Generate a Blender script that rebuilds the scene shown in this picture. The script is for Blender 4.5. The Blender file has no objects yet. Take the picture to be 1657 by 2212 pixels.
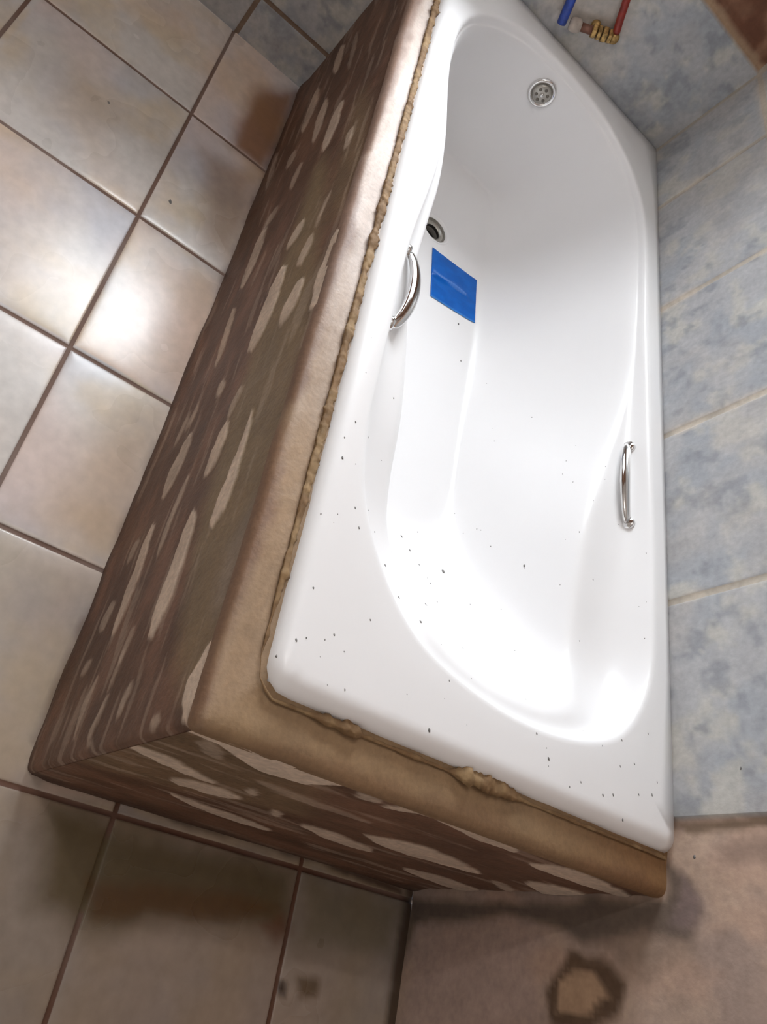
import bpy, bmesh, math
import numpy as np
from mathutils import Vector, Matrix
from mathutils.bvhtree import BVHTree

scene = bpy.context.scene
# ---------------------------------------------------------------- camera
CAM_POS = Vector((-0.24684, 1.04909, 1.24386))
CR = ((0.167001, -0.761423, 0.626375), (-0.834778, -0.447249, -0.321112), (0.524648, -0.469259, -0.71031))
cd = bpy.data.cameras.new('camera')
cam = bpy.data.objects.new('camera', cd)
scene.collection.objects.link(cam)
m = Matrix(((CR[0][0], -CR[1][0], -CR[2][0]), (CR[0][1], -CR[1][1], -CR[2][1]), (CR[0][2], -CR[1][2], -CR[2][2])))
cam.matrix_world = Matrix.Translation(CAM_POS) @ m.to_4x4()
cd.sensor_fit = 'HORIZONTAL'; cd.sensor_width = 36.0; cd.lens = 1694.65 / 1657 * 36
cd.clip_start = 0.02
scene.camera = cam
# ---------------------------------------------------------------- light
world = bpy.data.worlds.new('world'); scene.world = world; world.use_nodes = True
world.node_tree.nodes['Background'].inputs[0].default_value = (0.55, 0.68, 0.9, 1)
world.node_tree.nodes['Background'].inputs[1].default_value = 0.6
WIN_Y = (0.33, 1.05); WIN_Z = (0.93, 1.62)          # window opening in the far wall
def area(name, loc, direction, sx, sy, power, col):
    l = bpy.data.lights.new(name, 'AREA'); l.shape = 'RECTANGLE'; l.size = sx; l.size_y = sy; l.energy = power; l.color = col
    o = bpy.data.objects.new(name, l); scene.collection.objects.link(o)
    o.location = loc; o.rotation_euler = Vector(direction).to_track_quat('-Z', 'Y').to_euler()
    return o
area('daylight', (2.55, 0.22, 1.75), (-1, 0, 0), 2.2, 1.9, 395, (0.90, 0.95, 1.0))
area('added_fill_light', (-1.72, 1.35, 1.15), (1, 0, 0), 0.8, 1.9, 4, (1.0, 0.97, 0.94))  # added fill behind the camera, lifts the far tiles and basin end
lb = bpy.data.lights.new('bulb', 'POINT'); lb.energy = 15; lb.color = (1.0, 0.96, 0.95); lb.shadow_soft_size = 0.03
lo = bpy.data.objects.new('bulb', lb); scene.collection.objects.link(lo); lo.location = (0.45, 1.25, 2.25)
vs = scene.view_settings
scene.display_settings.display_device = 'sRGB'
vs.view_transform = 'Standard'; vs.look = 'None'; vs.exposure = 0.1; vs.gamma = 1.0; vs.use_curve_mapping = False

# ---------------------------------------------------------------- helpers
def lin(r, g=None, b=None):
    c = np.array((r, g, b) if g is not None else r, float) / 255
    return np.where(c <= 0.04045, c / 12.92, ((c + 0.055) / 1.055) ** 2.4)
def hash2(ix, iy, s):
    h = (ix.astype(np.int64) * 374761393 + iy.astype(np.int64) * 668265263 + s * 974634777) & 0xffffffff
    h = ((h ^ (h >> 13)) * 1274126177) & 0xffffffff
    h = (h ^ (h >> 16)) & 0xffffffff
    return h / 4294967295.0
def vn(x, y, s=0):
    x = np.asarray(x, float) + 1000; y = np.asarray(y, float) + 1000
    ix = np.floor(x); iy = np.floor(y); fx = x - ix; fy = y - iy
    fx = fx * fx * (3 - 2 * fx); fy = fy * fy * (3 - 2 * fy)
    a = hash2(ix, iy, s); b = hash2(ix + 1, iy, s); c = hash2(ix, iy + 1, s); d = hash2(ix + 1, iy + 1, s)
    return (a * (1 - fx) + b * fx) * (1 - fy) + (c * (1 - fx) + d * fx) * fy
def fbm(x, y, s=0, o=4):
    t = 0; a = 0.5; n = 0
    for k in range(o):
        t = t + a * vn(x * 2 ** k, y * 2 ** k, s + 17 * k); n += a; a *= 0.5
    return t / n
def sstep(e0, e1, x):
    t = np.clip((x - e0) / (e1 - e0), 0, 1); return t * t * (3 - 2 * t)
def poly_sd(px, py, P):
    """signed distance to a polygon, positive inside"""
    P = np.array(P, float); d = np.full(px.shape, 1e9); ins = np.zeros(px.shape, bool)
    for i in range(len(P)):
        ax, ay = P[i - 1]; bx, by = P[i]
        ex, ey = bx - ax, by - ay; L = ex * ex + ey * ey + 1e-12
        t = np.clip(((px - ax) * ex + (py - ay) * ey) / L, 0, 1)
        d = np.minimum(d, np.hypot(px - ax - t * ex, py - ay - t * ey))
        if abs(ey) > 1e-12:
            c = ((ay > py) != (by > py)) & (px < ex * (py - ay) / ey + ax)
            ins ^= c
    return np.where(ins, d, -d)
def mask_poly(px, py, P, soft):
    P = np.array(P); out = np.zeros(px.shape); pad = soft * 2 + 0.01
    sel = (px > P[:, 0].min() - pad) & (px < P[:, 0].max() + pad) & (py > P[:, 1].min() - pad) & (py < P[:, 1].max() + pad)
    if sel.any(): out[sel] = sstep(-soft, soft, poly_sd(px[sel], py[sel], P))
    return out
def mix(c, col, k):
    return c * (1 - k[..., None]) + np.array(col) * k[..., None]

def link(o, parent=None):
    scene.collection.objects.link(o)
    if parent is not None: o.parent = parent
    return o
def mesh_np(name, verts, faces, mat, col=None, parent=None, smooth=True):
    verts = np.asarray(verts, float).reshape(-1, 3); faces = np.asarray(faces)
    me = bpy.data.meshes.new(name)
    me.vertices.add(len(verts)); me.vertices.foreach_set('co', verts.ravel())
    n = faces.shape[1]
    me.loops.add(faces.size); me.loops.foreach_set('vertex_index', faces.ravel().astype(np.int32))
    me.polygons.add(len(faces)); me.polygons.foreach_set('loop_start', np.arange(0, faces.size, n, dtype=np.int32))
    me.polygons.foreach_set('loop_total', np.full(len(faces), n, dtype=np.int32))
    me.update(calc_edges=True); me.validate()
    me.polygons.foreach_set('use_smooth', np.full(len(me.polygons), smooth))
    if col is not None:
        a = me.color_attributes.new('Col', 'FLOAT_COLOR', 'POINT')
        a.data.foreach_set('color', np.asarray(col, np.float32).reshape(-1, 4).ravel())
    me.materials.append(mat)
    return link(bpy.data.objects.new(name, me), parent)
def grid_faces(nu, nv, flip=False, wrap=False, keep=None):
    i = np.arange(nu if wrap else nu - 1)[:, None]; j = np.arange(nv - 1)[None, :]
    i2 = (i + 1) % nu
    q = np.stack([i * nv + j, i2 * nv + j, i2 * nv + j + 1, i * nv + j + 1], -1)
    if keep is not None: q = q[keep]
    q = q.reshape(-1, 4)
    return q[:, ::-1] if flip else q
def obj_bm(name, bm, mat, parent=None, smooth=True):
    bmesh.ops.recalc_face_normals(bm, faces=bm.faces)
    me = bpy.data.meshes.new(name); bm.to_mesh(me); bm.free()
    for p in me.polygons: p.use_smooth = smooth
    me.materials.append(mat)
    return link(bpy.data.objects.new(name, me), parent)
def tag(o, label=None, cat=None, kind=None, group=None):
    if label: o['label'] = label
    if cat: o['category'] = cat
    if kind: o['kind'] = kind
    if group: o['group'] = group
    return o
def tube(bm, pts, r, seg=16, flat=1.0, up=None, cap=True):
    pts = [Vector(p) for p in pts]; rs = r if hasattr(r, '__len__') else [r] * len(pts)
    rings = []; prev = Vector(up) if up else Vector((0.13, 0.2, 1))
    for i, p in enumerate(pts):
        t = (pts[min(i + 1, len(pts) - 1)] - pts[max(i - 1, 0)]).normalized()
        x = t.cross(prev).normalized(); y = x.cross(t).normalized(); prev = y
        rings.append([bm.verts.new(p + x * math.cos(a) * rs[i] + y * math.sin(a) * rs[i] * flat) for a in [2 * math.pi * k / seg for k in range(seg)]])
    for a, b in zip(rings, rings[1:]):
        for k in range(seg): bm.faces.new((a[k], a[(k + 1) % seg], b[(k + 1) % seg], b[k]))
    if cap: bm.faces.new(rings[0][::-1]); bm.faces.new(rings[-1])
def lathe(bm, prof, M=Matrix(), seg=40):
    rings = []
    for r, z in prof:
        rings.append([bm.verts.new(M @ Vector((r * math.cos(a), r * math.sin(a), z))) for a in [2 * math.pi * k / seg for k in range(seg)]] if r > 1e-6 else [bm.verts.new(M @ Vector((0, 0, z)))])
    for a, b in zip(rings, rings[1:]):
        for k in range(seg):
            if len(a) == 1 and len(b) == 1: continue
            if len(a) == 1: bm.faces.new((a[0], b[k], b[(k + 1) % seg]))
            elif len(b) == 1: bm.faces.new((a[k], b[0], a[(k + 1) % seg]))
            else: bm.faces.new((a[k], b[k], b[(k + 1) % seg], a[(k + 1) % seg]))
def box(bm, a, b):
    v = [bm.verts.new((x, y, z)) for x in (a[0], b[0]) for y in (a[1], b[1]) for z in (a[2], b[2])]
    for f in ((0, 1, 3, 2), (4, 6, 7, 5), (0, 4, 5, 1), (2, 3, 7, 6), (0, 2, 6, 4), (1, 5, 7, 3)): bm.faces.new([v[i] for i in f])
def frame_at(p, zdir, xdir=(0, 0, 1)):
    z = Vector(zdir).normalized(); x = Vector(xdir); x = (x - z * x.dot(z)).normalized(); y = z.cross(x)
    M = Matrix((x, y, z)).transposed().to_4x4(); M.translation = Vector(p); return M

# ---------------------------------------------------------------- materials
def mat_plain(name, col, rough=0.5, metal=0.0, nscale=0, nstr=0.0, bump=0.0, coat=0.0, spec=0.5):
    m = bpy.data.materials.new(name); m.use_nodes = True; nt = m.node_tree; b = nt.nodes['Principled BSDF']
    b.inputs['Roughness'].default_value = rough; b.inputs['Metallic'].default_value = metal
    b.inputs['Coat Weight'].default_value = coat; b.inputs['Specular IOR Level'].default_value = spec
    b.inputs['Base Color'].default_value = (*col, 1)
    if nscale:
        tc = nt.nodes.new('ShaderNodeTexCoord'); n = nt.nodes.new('ShaderNodeTexNoise'); n.inputs['Scale'].default_value = nscale; n.inputs['Detail'].default_value = 4
        nt.links.new(tc.outputs['Object'], n.inputs['Vector'])
        if nstr:
            r = nt.nodes.new('ShaderNodeMapRange'); r.inputs['From Min'].default_value = 0.3; r.inputs['From Max'].default_value = 0.7; r.inputs['To Min'].default_value = 1 - nstr; r.inputs['To Max'].default_value = 1 + nstr
            mx = nt.nodes.new('ShaderNodeVectorMath'); mx.operation = 'SCALE'; mx.inputs[0].default_value = col
            nt.links.new(n.outputs['Fac'], r.inputs['Value']); nt.links.new(r.outputs[0], mx.inputs['Scale']); nt.links.new(mx.outputs[0], b.inputs['Base Color'])
        if bump:
            bp = nt.nodes.new('ShaderNodeBump'); bp.inputs['Strength'].default_value = bump; bp.inputs['Distance'].default_value = 0.002
            nt.links.new(n.outputs['Fac'], bp.inputs['Height']); nt.links.new(bp.outputs[0], b.inputs['Normal'])
    return m
def mat_attr(name, nscale=60, nstr=0.12, bump=0.2, dist=0.002, coarse=8, cstr=0.1):
    """colour from the mesh's stain attribute (alpha = roughness) times procedural grain"""
    m = bpy.data.materials.new(name); m.use_nodes = True; nt = m.node_tree; b = nt.nodes['Principled BSDF']
    at = nt.nodes.new('ShaderNodeAttribute'); at.attribute_name = 'Col'
    tc = nt.nodes.new('ShaderNodeTexCoord')
    def nz(sc, st, det=5):
        n = nt.nodes.new('ShaderNodeTexNoise'); n.inputs['Scale'].default_value = sc; n.inputs['Detail'].default_value = det
        nt.links.new(tc.outputs['Object'], n.inputs['Vector'])
        r = nt.nodes.new('ShaderNodeMapRange'); r.inputs['From Min'].default_value = 0.3; r.inputs['From Max'].default_value = 0.7
        r.inputs['To Min'].default_value = 1 - st; r.inputs['To Max'].default_value = 1 + st
        r.clamp = False; nt.links.new(n.outputs['Fac'], r.inputs['Value']); return n, r
    n1, r1 = nz(nscale, nstr); n2, r2 = nz(coarse, cstr)
    mu = nt.nodes.new('ShaderNodeMath'); mu.operation = 'MULTIPLY'; nt.links.new(r1.outputs[0], mu.inputs[0]); nt.links.new(r2.outputs[0], mu.inputs[1])
    sc = nt.nodes.new('ShaderNodeVectorMath'); sc.operation = 'SCALE'
    nt.links.new(at.outputs['Color'], sc.inputs[0]); nt.links.new(mu.outputs[0], sc.inputs['Scale']); nt.links.new(sc.outputs[0], b.inputs['Base Color'])
    nt.links.new(at.outputs['Alpha'], b.inputs['Roughness'])
    bp = nt.nodes.new('ShaderNodeBump'); bp.inputs['Strength'].default_value = bump; bp.inputs['Distance'].default_value = dist
    nt.links.new(n1.outputs['Fac'], bp.inputs['Height']); nt.links.new(bp.outputs[0], b.inputs['Normal'])
    return m
M_ACRYL = mat_plain('white_acrylic', (0.82, 0.812, 0.812), 0.32, nscale=3, nstr=0.01, spec=0.42)
M_CHROME = mat_plain('chrome', (0.72, 0.71, 0.70), 0.08, 1.0)
M_DARK = mat_plain('dark_hole', (0.015, 0.012, 0.01), 0.6)
M_GREY = mat_plain('recess_shade_grey', (0.16, 0.145, 0.12), 0.35)
M_SATIN = mat_plain('satin_ring', (0.42, 0.40, 0.36), 0.3, 0.6)
M_PLASTER = mat_plain('tan_plaster', (0.46, 0.42, 0.39), 0.9, nscale=6, nstr=0.2, bump=0.2)
M_CEIL = mat_plain('ceiling_paint', (0.80, 0.78, 0.75), 0.9, nscale=6, nstr=0.05)
M_BLUEPIPE = mat_plain('blue_pipe_plastic', (0.02, 0.055, 0.30), 0.4, nscale=80, nstr=0.35)
M_REDPIPE = mat_plain('red_pipe_plastic', (0.24, 0.022, 0.012), 0.4, nscale=80, nstr=0.3)
M_BRASS = mat_plain('dirty_brass', (0.42, 0.27, 0.10), 0.4, 0.7, nscale=120, nstr=0.5, bump=0.3)
M_COPPER = mat_plain('brown_sleeve', (0.20, 0.09, 0.06), 0.5, 0.2, nscale=60, nstr=0.3)
M_WHITEPL = mat_plain('plaster_dust', (0.42, 0.36, 0.31), 0.9, nscale=50, nstr=0.25, bump=0.4)
M_FRAME = mat_plain('window_frame_paint', (0.7, 0.7, 0.68), 0.4, nscale=10, nstr=0.03)
M_SPECK = mat_plain('mortar_crumb', (0.20, 0.19, 0.18), 0.9, nscale=300, nstr=0.3)
M_FLOOR = mat_attr('floor_tile', 45, 0.07, 0.05, 0.001, 9, 0.06)
M_WALLT = mat_attr('wall_tile', 90, 0.10, 0.35, 0.0015, 20, 0.08)
M_SKIRT = mat_attr('wet_mortar', 130, 0.14, 0.5, 0.002, 18, 0.12)
M_LEDGE = mat_attr('trowelled_mortar', 160, 0.10, 0.4, 0.0015, 14, 0.09)
M_FILM = mat_attr('blue_film', 60, 0.06, 0.3, 0.002, 18, 0.05)
M_FILM.node_tree.nodes['Principled BSDF'].inputs['Specular IOR Level'].default_value = 0.15

# traced outlines of streaks and stains, plus broad darker floor areas, in wall / floor plane metres
SIDE= [([(1.042, 0.145), (1.024, 0.135), (1.002, 0.129), (0.978, 0.126), (0.952, 0.125), (0.924, 0.126), (0.895, 0.129), (0.863, 0.136), (0.848, 0.152), (0.865, 0.161), (0.885, 0.167), (0.907, 0.17), (0.932, 0.172), (0.959, 0.171), (0.989, 0.169), (1.024, 0.162)], 0.6), ([(0.77, 0.339), (0.752, 0.326), (0.73, 0.317), (0.705, 0.311), (0.678, 0.308), (0.649, 0.308), (0.619, 0.31), (0.585, 0.317), (0.57, 0.336), (0.586, 0.349), (0.606, 0.357), (0.629, 0.363), (0.654, 0.366), (0.682, 0.367), (0.713, 0.365), (0.75, 0.359)], 0.9), ([(0.886, 0.352), (0.885, 0.342), (0.88, 0.335), (0.874, 0.329), (0.866, 0.325), (0.856, 0.323), (0.845, 0.322), (0.831, 0.323), (0.818, 0.335), (0.82, 0.344), (0.824, 0.351), (0.831, 0.356), (0.838, 0.36), (0.848, 0.363), (0.859, 0.364), (0.873, 0.363)], 0.6), ([(0.781, 0.421), (0.778, 0.413), (0.772, 0.408), (0.765, 0.405), (0.756, 0.402), (0.746, 0.401), (0.735, 0.401), (0.722, 0.404), (0.712, 0.413), (0.715, 0.421), (0.72, 0.425), (0.727, 0.429), (0.735, 0.431), (0.745, 0.433), (0.756, 0.433), (0.77, 0.43)], 0.6), ([(0.719, 0.514), (0.703, 0.504), (0.683, 0.498), (0.661, 0.494), (0.636, 0.493), (0.61, 0.494), (0.583, 0.497), (0.552, 0.504), (0.537, 0.52), (0.552, 0.53), (0.57, 0.536), (0.59, 0.539), (0.612, 0.541), (0.638, 0.541), (0.666, 0.538), (0.7, 0.531)], 1), ([(0.669, 0.436), (0.665, 0.424), (0.656, 0.416), (0.646, 0.41), (0.634, 0.406), (0.619, 0.403), (0.603, 0.403), (0.584, 0.407), (0.57, 0.422), (0.575, 0.434), (0.583, 0.442), (0.593, 0.448), (0.605, 0.452), (0.618, 0.454), (0.634, 0.454), (0.654, 0.451)], 0.8), ([(0.798, 0.153), (0.779, 0.149), (0.757, 0.149), (0.735, 0.149), (0.711, 0.152), (0.687, 0.155), (0.663, 0.161), (0.636, 0.169), (0.628, 0.18), (0.645, 0.183), (0.665, 0.184), (0.686, 0.184), (0.709, 0.182), (0.733, 0.178), (0.759, 0.173), (0.788, 0.165)], 0.6), ([(0.886, 0.43), (0.877, 0.425), (0.866, 0.422), (0.854, 0.42), (0.841, 0.419), (0.827, 0.419), (0.813, 0.42), (0.796, 0.422), (0.789, 0.429), (0.797, 0.433), (0.808, 0.436), (0.82, 0.438), (0.832, 0.439), (0.846, 0.439), (0.861, 0.439), (0.878, 0.436)], 0.35), ([(1.556, 0.146), (1.541, 0.137), (1.52, 0.133), (1.496, 0.132), (1.469, 0.133), (1.439, 0.136), (1.406, 0.141), (1.369, 0.151), (1.347, 0.168), (1.36, 0.176), (1.379, 0.18), (1.401, 0.182), (1.427, 0.181), (1.456, 0.179), (1.489, 0.174), (1.529, 0.164)], 0.55), ([(1.397, 0.241), (1.382, 0.234), (1.361, 0.231), (1.338, 0.231), (1.313, 0.232), (1.285, 0.236), (1.256, 0.241), (1.222, 0.25), (1.204, 0.264), (1.217, 0.27), (1.236, 0.273), (1.257, 0.274), (1.281, 0.273), (1.308, 0.27), (1.338, 0.265), (1.375, 0.256)], 0.6), ([(1.27, 0.342), (1.258, 0.332), (1.241, 0.325), (1.221, 0.321), (1.198, 0.319), (1.174, 0.318), (1.146, 0.32), (1.115, 0.325), (1.096, 0.339), (1.107, 0.349), (1.123, 0.355), (1.142, 0.359), (1.163, 0.362), (1.187, 0.363), (1.214, 0.362), (1.248, 0.357)], 0.65), ([(1.657, 0.215), (1.652, 0.208), (1.639, 0.204), (1.623, 0.203), (1.603, 0.205), (1.581, 0.208), (1.555, 0.214), (1.524, 0.223), (1.499, 0.24), (1.504, 0.247), (1.516, 0.25), (1.531, 0.251), (1.549, 0.25), (1.571, 0.247), (1.597, 0.242), (1.63, 0.233)], 0.55), ([(1.067, 0.437), (1.065, 0.432), (1.06, 0.429), (1.053, 0.427), (1.045, 0.427), (1.035, 0.427), (1.023, 0.429), (1.009, 0.433), (0.997, 0.441), (0.999, 0.446), (1.004, 0.449), (1.011, 0.451), (1.019, 0.452), (1.029, 0.452), (1.04, 0.45), (1.055, 0.446)], 0.5), ([(1.295, 0.154), (1.296, 0.145), (1.294, 0.139), (1.288, 0.135), (1.281, 0.133), (1.272, 0.133), (1.26, 0.134), (1.244, 0.138), (1.228, 0.151), (1.227, 0.16), (1.23, 0.165), (1.235, 0.169), (1.242, 0.171), (1.251, 0.172), (1.263, 0.171), (1.278, 0.167)], 0.4), ([(1.179, 0.223), (1.174, 0.216), (1.166, 0.213), (1.156, 0.211), (1.145, 0.21), (1.131, 0.211), (1.116, 0.213), (1.098, 0.218), (1.085, 0.229), (1.09, 0.236), (1.097, 0.239), (1.107, 0.241), (1.118, 0.242), (1.131, 0.241), (1.146, 0.239), (1.165, 0.234)], 0.35), ([(1.622, 0.282), (1.601, 0.281), (1.577, 0.282), (1.55, 0.285), (1.522, 0.289), (1.492, 0.294), (1.461, 0.3), (1.427, 0.309), (1.412, 0.319), (1.43, 0.32), (1.452, 0.319), (1.477, 0.317), (1.504, 0.314), (1.534, 0.309), (1.566, 0.302), (1.604, 0.293)], 0.3), ([(0.566, 0.241), (0.565, 0.236), (0.561, 0.234), (0.557, 0.232), (0.552, 0.232), (0.546, 0.233), (0.54, 0.236), (0.531, 0.24), (0.525, 0.249), (0.527, 0.254), (0.53, 0.256), (0.534, 0.257), (0.539, 0.257), (0.545, 0.256), (0.551, 0.254), (0.56, 0.249)], 0.6), ([(0.5, 0.336), (0.494, 0.33), (0.487, 0.326), (0.479, 0.323), (0.47, 0.321), (0.461, 0.321), (0.451, 0.321), (0.44, 0.323), (0.434, 0.33), (0.44, 0.336), (0.447, 0.34), (0.455, 0.342), (0.464, 0.344), (0.473, 0.345), (0.483, 0.345), (0.494, 0.343)], 0.55), ([(0.413, 0.412), (0.392, 0.411), (0.372, 0.411), (0.352, 0.41), (0.333, 0.409), (0.314, 0.408), (0.295, 0.407), (0.279, 0.405), (0.262, 0.401), (0.245, 0.399), (0.226, 0.4), (0.218, 0.416), (0.23, 0.426), (0.244, 0.433), (0.258, 0.439), (0.276, 0.441), (0.296, 0.439), (0.317, 0.435), (0.339, 0.431), (0.362, 0.427), (0.385, 0.422), (0.409, 0.417)], 0.95), ([(0.432, 0.329), (0.422, 0.321), (0.411, 0.315), (0.398, 0.312), (0.385, 0.309), (0.37, 0.309), (0.355, 0.31), (0.338, 0.314), (0.331, 0.327), (0.34, 0.335), (0.351, 0.34), (0.363, 0.344), (0.376, 0.346), (0.39, 0.347), (0.406, 0.346), (0.423, 0.342)], 0.8), ([(0.556, 0.122), (0.549, 0.116), (0.542, 0.112), (0.533, 0.109), (0.524, 0.107), (0.514, 0.106), (0.503, 0.106), (0.491, 0.109), (0.486, 0.117), (0.492, 0.123), (0.5, 0.127), (0.508, 0.13), (0.518, 0.132), (0.527, 0.133), (0.538, 0.133), (0.55, 0.13)], 0.45), ([(0.559, 0.155), (0.554, 0.149), (0.548, 0.144), (0.542, 0.14), (0.534, 0.137), (0.526, 0.136), (0.517, 0.135), (0.507, 0.137), (0.502, 0.145), (0.507, 0.151), (0.512, 0.156), (0.519, 0.16), (0.526, 0.162), (0.534, 0.164), (0.543, 0.165), (0.553, 0.163)], 0.4), ([(0.483, 0.176), (0.471, 0.164), (0.456, 0.156), (0.44, 0.151), (0.423, 0.148), (0.405, 0.146), (0.385, 0.147), (0.364, 0.152), (0.356, 0.167), (0.368, 0.179), (0.382, 0.186), (0.397, 0.191), (0.413, 0.195), (0.431, 0.197), (0.451, 0.196), (0.473, 0.192)], 0.7), ([(0.374, 0.241), (0.355, 0.236), (0.335, 0.233), (0.315, 0.231), (0.294, 0.23), (0.273, 0.23), (0.253, 0.231), (0.231, 0.234), (0.228, 0.241), (0.245, 0.246), (0.264, 0.25), (0.283, 0.252), (0.303, 0.253), (0.324, 0.253), (0.346, 0.253), (0.369, 0.25)], 0.55), ([(0.276, 0.324), (0.251, 0.314), (0.225, 0.309), (0.197, 0.306), (0.17, 0.306), (0.143, 0.307), (0.115, 0.311), (0.088, 0.319), (0.082, 0.334), (0.104, 0.343), (0.127, 0.348), (0.151, 0.351), (0.177, 0.352), (0.205, 0.351), (0.234, 0.348), (0.267, 0.341)], 0.9), ([(0.313, 0.161), (0.289, 0.154), (0.263, 0.149), (0.237, 0.148), (0.21, 0.148), (0.184, 0.149), (0.157, 0.153), (0.13, 0.16), (0.126, 0.174), (0.147, 0.182), (0.17, 0.186), (0.194, 0.188), (0.219, 0.188), (0.246, 0.187), (0.275, 0.184), (0.306, 0.177)], 0.75), ([(0.3, 0.113), (0.297, 0.106), (0.293, 0.102), (0.288, 0.099), (0.283, 0.097), (0.277, 0.096), (0.27, 0.096), (0.263, 0.099), (0.259, 0.107), (0.262, 0.113), (0.267, 0.118), (0.271, 0.121), (0.277, 0.123), (0.282, 0.124), (0.289, 0.123), (0.296, 0.121)], 0.4), ([(0.198, 0.1), (0.193, 0.093), (0.186, 0.09), (0.179, 0.087), (0.172, 0.086), (0.164, 0.087), (0.155, 0.089), (0.146, 0.094), (0.142, 0.105), (0.147, 0.111), (0.154, 0.115), (0.16, 0.117), (0.168, 0.118), (0.176, 0.118), (0.184, 0.116), (0.194, 0.111)], 0.45), ([(0.121, 0.244), (0.115, 0.24), (0.108, 0.238), (0.102, 0.237), (0.095, 0.236), (0.087, 0.236), (0.08, 0.237), (0.072, 0.24), (0.07, 0.246), (0.076, 0.25), (0.082, 0.252), (0.088, 0.254), (0.095, 0.255), (0.103, 0.255), (0.11, 0.254), (0.118, 0.251)], 0.4), ([(0.041, 0.513), (0.034, 0.505), (0.027, 0.499), (0.019, 0.493), (0.01, 0.489), (0.002, 0.485), (-0.007, 0.483), (-0.019, 0.487), (-0.029, 0.492), (-0.04, 0.497), (-0.05, 0.503), (-0.052, 0.51), (-0.044, 0.514), (-0.036, 0.518), (-0.028, 0.522), (-0.02, 0.525), (-0.012, 0.527), (-0.004, 0.529), (0.006, 0.53), (0.015, 0.53), (0.025, 0.529), (0.036, 0.526)], 1), ([(0.088, 0.242), (0.08, 0.239), (0.072, 0.237), (0.064, 0.236), (0.056, 0.235), (0.048, 0.236), (0.04, 0.236), (0.031, 0.238), (0.03, 0.243), (0.037, 0.246), (0.044, 0.248), (0.052, 0.249), (0.06, 0.25), (0.068, 0.25), (0.077, 0.249), (0.086, 0.247)], 0.4), ([(0.063, 0.166), (0.055, 0.162), (0.047, 0.159), (0.038, 0.156), (0.03, 0.154), (0.021, 0.153), (0.011, 0.155), (0.002, 0.159), (-0.008, 0.163), (-0.018, 0.167), (-0.027, 0.173), (-0.029, 0.179), (-0.02, 0.179), (-0.011, 0.178), (-0.002, 0.177), (0.007, 0.175), (0.016, 0.173), (0.024, 0.174), (0.033, 0.175), (0.042, 0.175), (0.051, 0.175), (0.061, 0.173)], 0.45), ([(0.03, 0.312), (0.024, 0.308), (0.018, 0.306), (0.011, 0.304), (0.004, 0.303), (-0.003, 0.304), (-0.01, 0.305), (-0.018, 0.308), (-0.02, 0.314), (-0.014, 0.318), (-0.007, 0.321), (-0.001, 0.322), (0.006, 0.323), (0.013, 0.323), (0.02, 0.322), (0.028, 0.319)], 0.5), ([(0.024, 0.245), (0.017, 0.24), (0.01, 0.237), (0.002, 0.234), (-0.005, 0.231), (-0.013, 0.229), (-0.02, 0.227), (-0.028, 0.226), (-0.037, 0.232), (-0.047, 0.251), (-0.057, 0.268), (-0.057, 0.273), (-0.047, 0.259), (-0.038, 0.245), (-0.031, 0.242), (-0.024, 0.244), (-0.017, 0.246), (-0.01, 0.248), (-0.002, 0.25), (0.006, 0.251), (0.014, 0.251), (0.022, 0.251)], 0.5), ([(0.099, 0.104), (0.098, 0.098), (0.095, 0.094), (0.092, 0.091), (0.089, 0.089), (0.086, 0.087), (0.082, 0.087), (0.077, 0.089), (0.075, 0.096), (0.077, 0.101), (0.08, 0.105), (0.082, 0.108), (0.086, 0.11), (0.089, 0.112), (0.093, 0.112), (0.097, 0.111)], 0.4), ([(-0.03, 0.437), (-0.03, 0.431), (-0.031, 0.427), (-0.032, 0.423), (-0.033, 0.421), (-0.035, 0.42), (-0.037, 0.42), (-0.04, 0.421), (-0.043, 0.429), (-0.043, 0.434), (-0.042, 0.438), (-0.041, 0.442), (-0.04, 0.444), (-0.038, 0.445), (-0.036, 0.445), (-0.033, 0.444)], 0.5), ([(1.239, 0.059), (1.256, 0.061), (1.275, 0.061), (1.297, 0.059), (1.321, 0.055), (1.347, 0.05), (1.375, 0.043), (1.408, 0.033), (1.423, 0.02), (1.405, 0.018), (1.383, 0.019), (1.36, 0.021), (1.335, 0.025), (1.309, 0.031), (1.282, 0.038), (1.252, 0.048)], 0.3), ([(1.082, 0.174), (1.083, 0.165), (1.082, 0.158), (1.078, 0.152), (1.074, 0.148), (1.068, 0.144), (1.061, 0.143), (1.051, 0.143), (1.04, 0.152), (1.039, 0.162), (1.04, 0.168), (1.044, 0.174), (1.048, 0.178), (1.054, 0.181), (1.061, 0.183), (1.071, 0.183)], 0.35), ([(0.982, 0.153), (0.99, 0.158), (1.001, 0.161), (1.013, 0.162), (1.026, 0.162), (1.041, 0.161), (1.057, 0.159), (1.076, 0.154), (1.087, 0.144), (1.078, 0.139), (1.067, 0.137), (1.055, 0.135), (1.041, 0.135), (1.026, 0.137), (1.01, 0.139), (0.992, 0.144)], 0.3)]
SIDE_GREY= [([(0.232, 0.523), (0.229, 0.511), (0.171, 0.475), (0.093, 0.483), (0.071, 0.5), (0.077, 0.522), (0.132, 0.553), (0.217, 0.533)], 0.5)]
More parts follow.
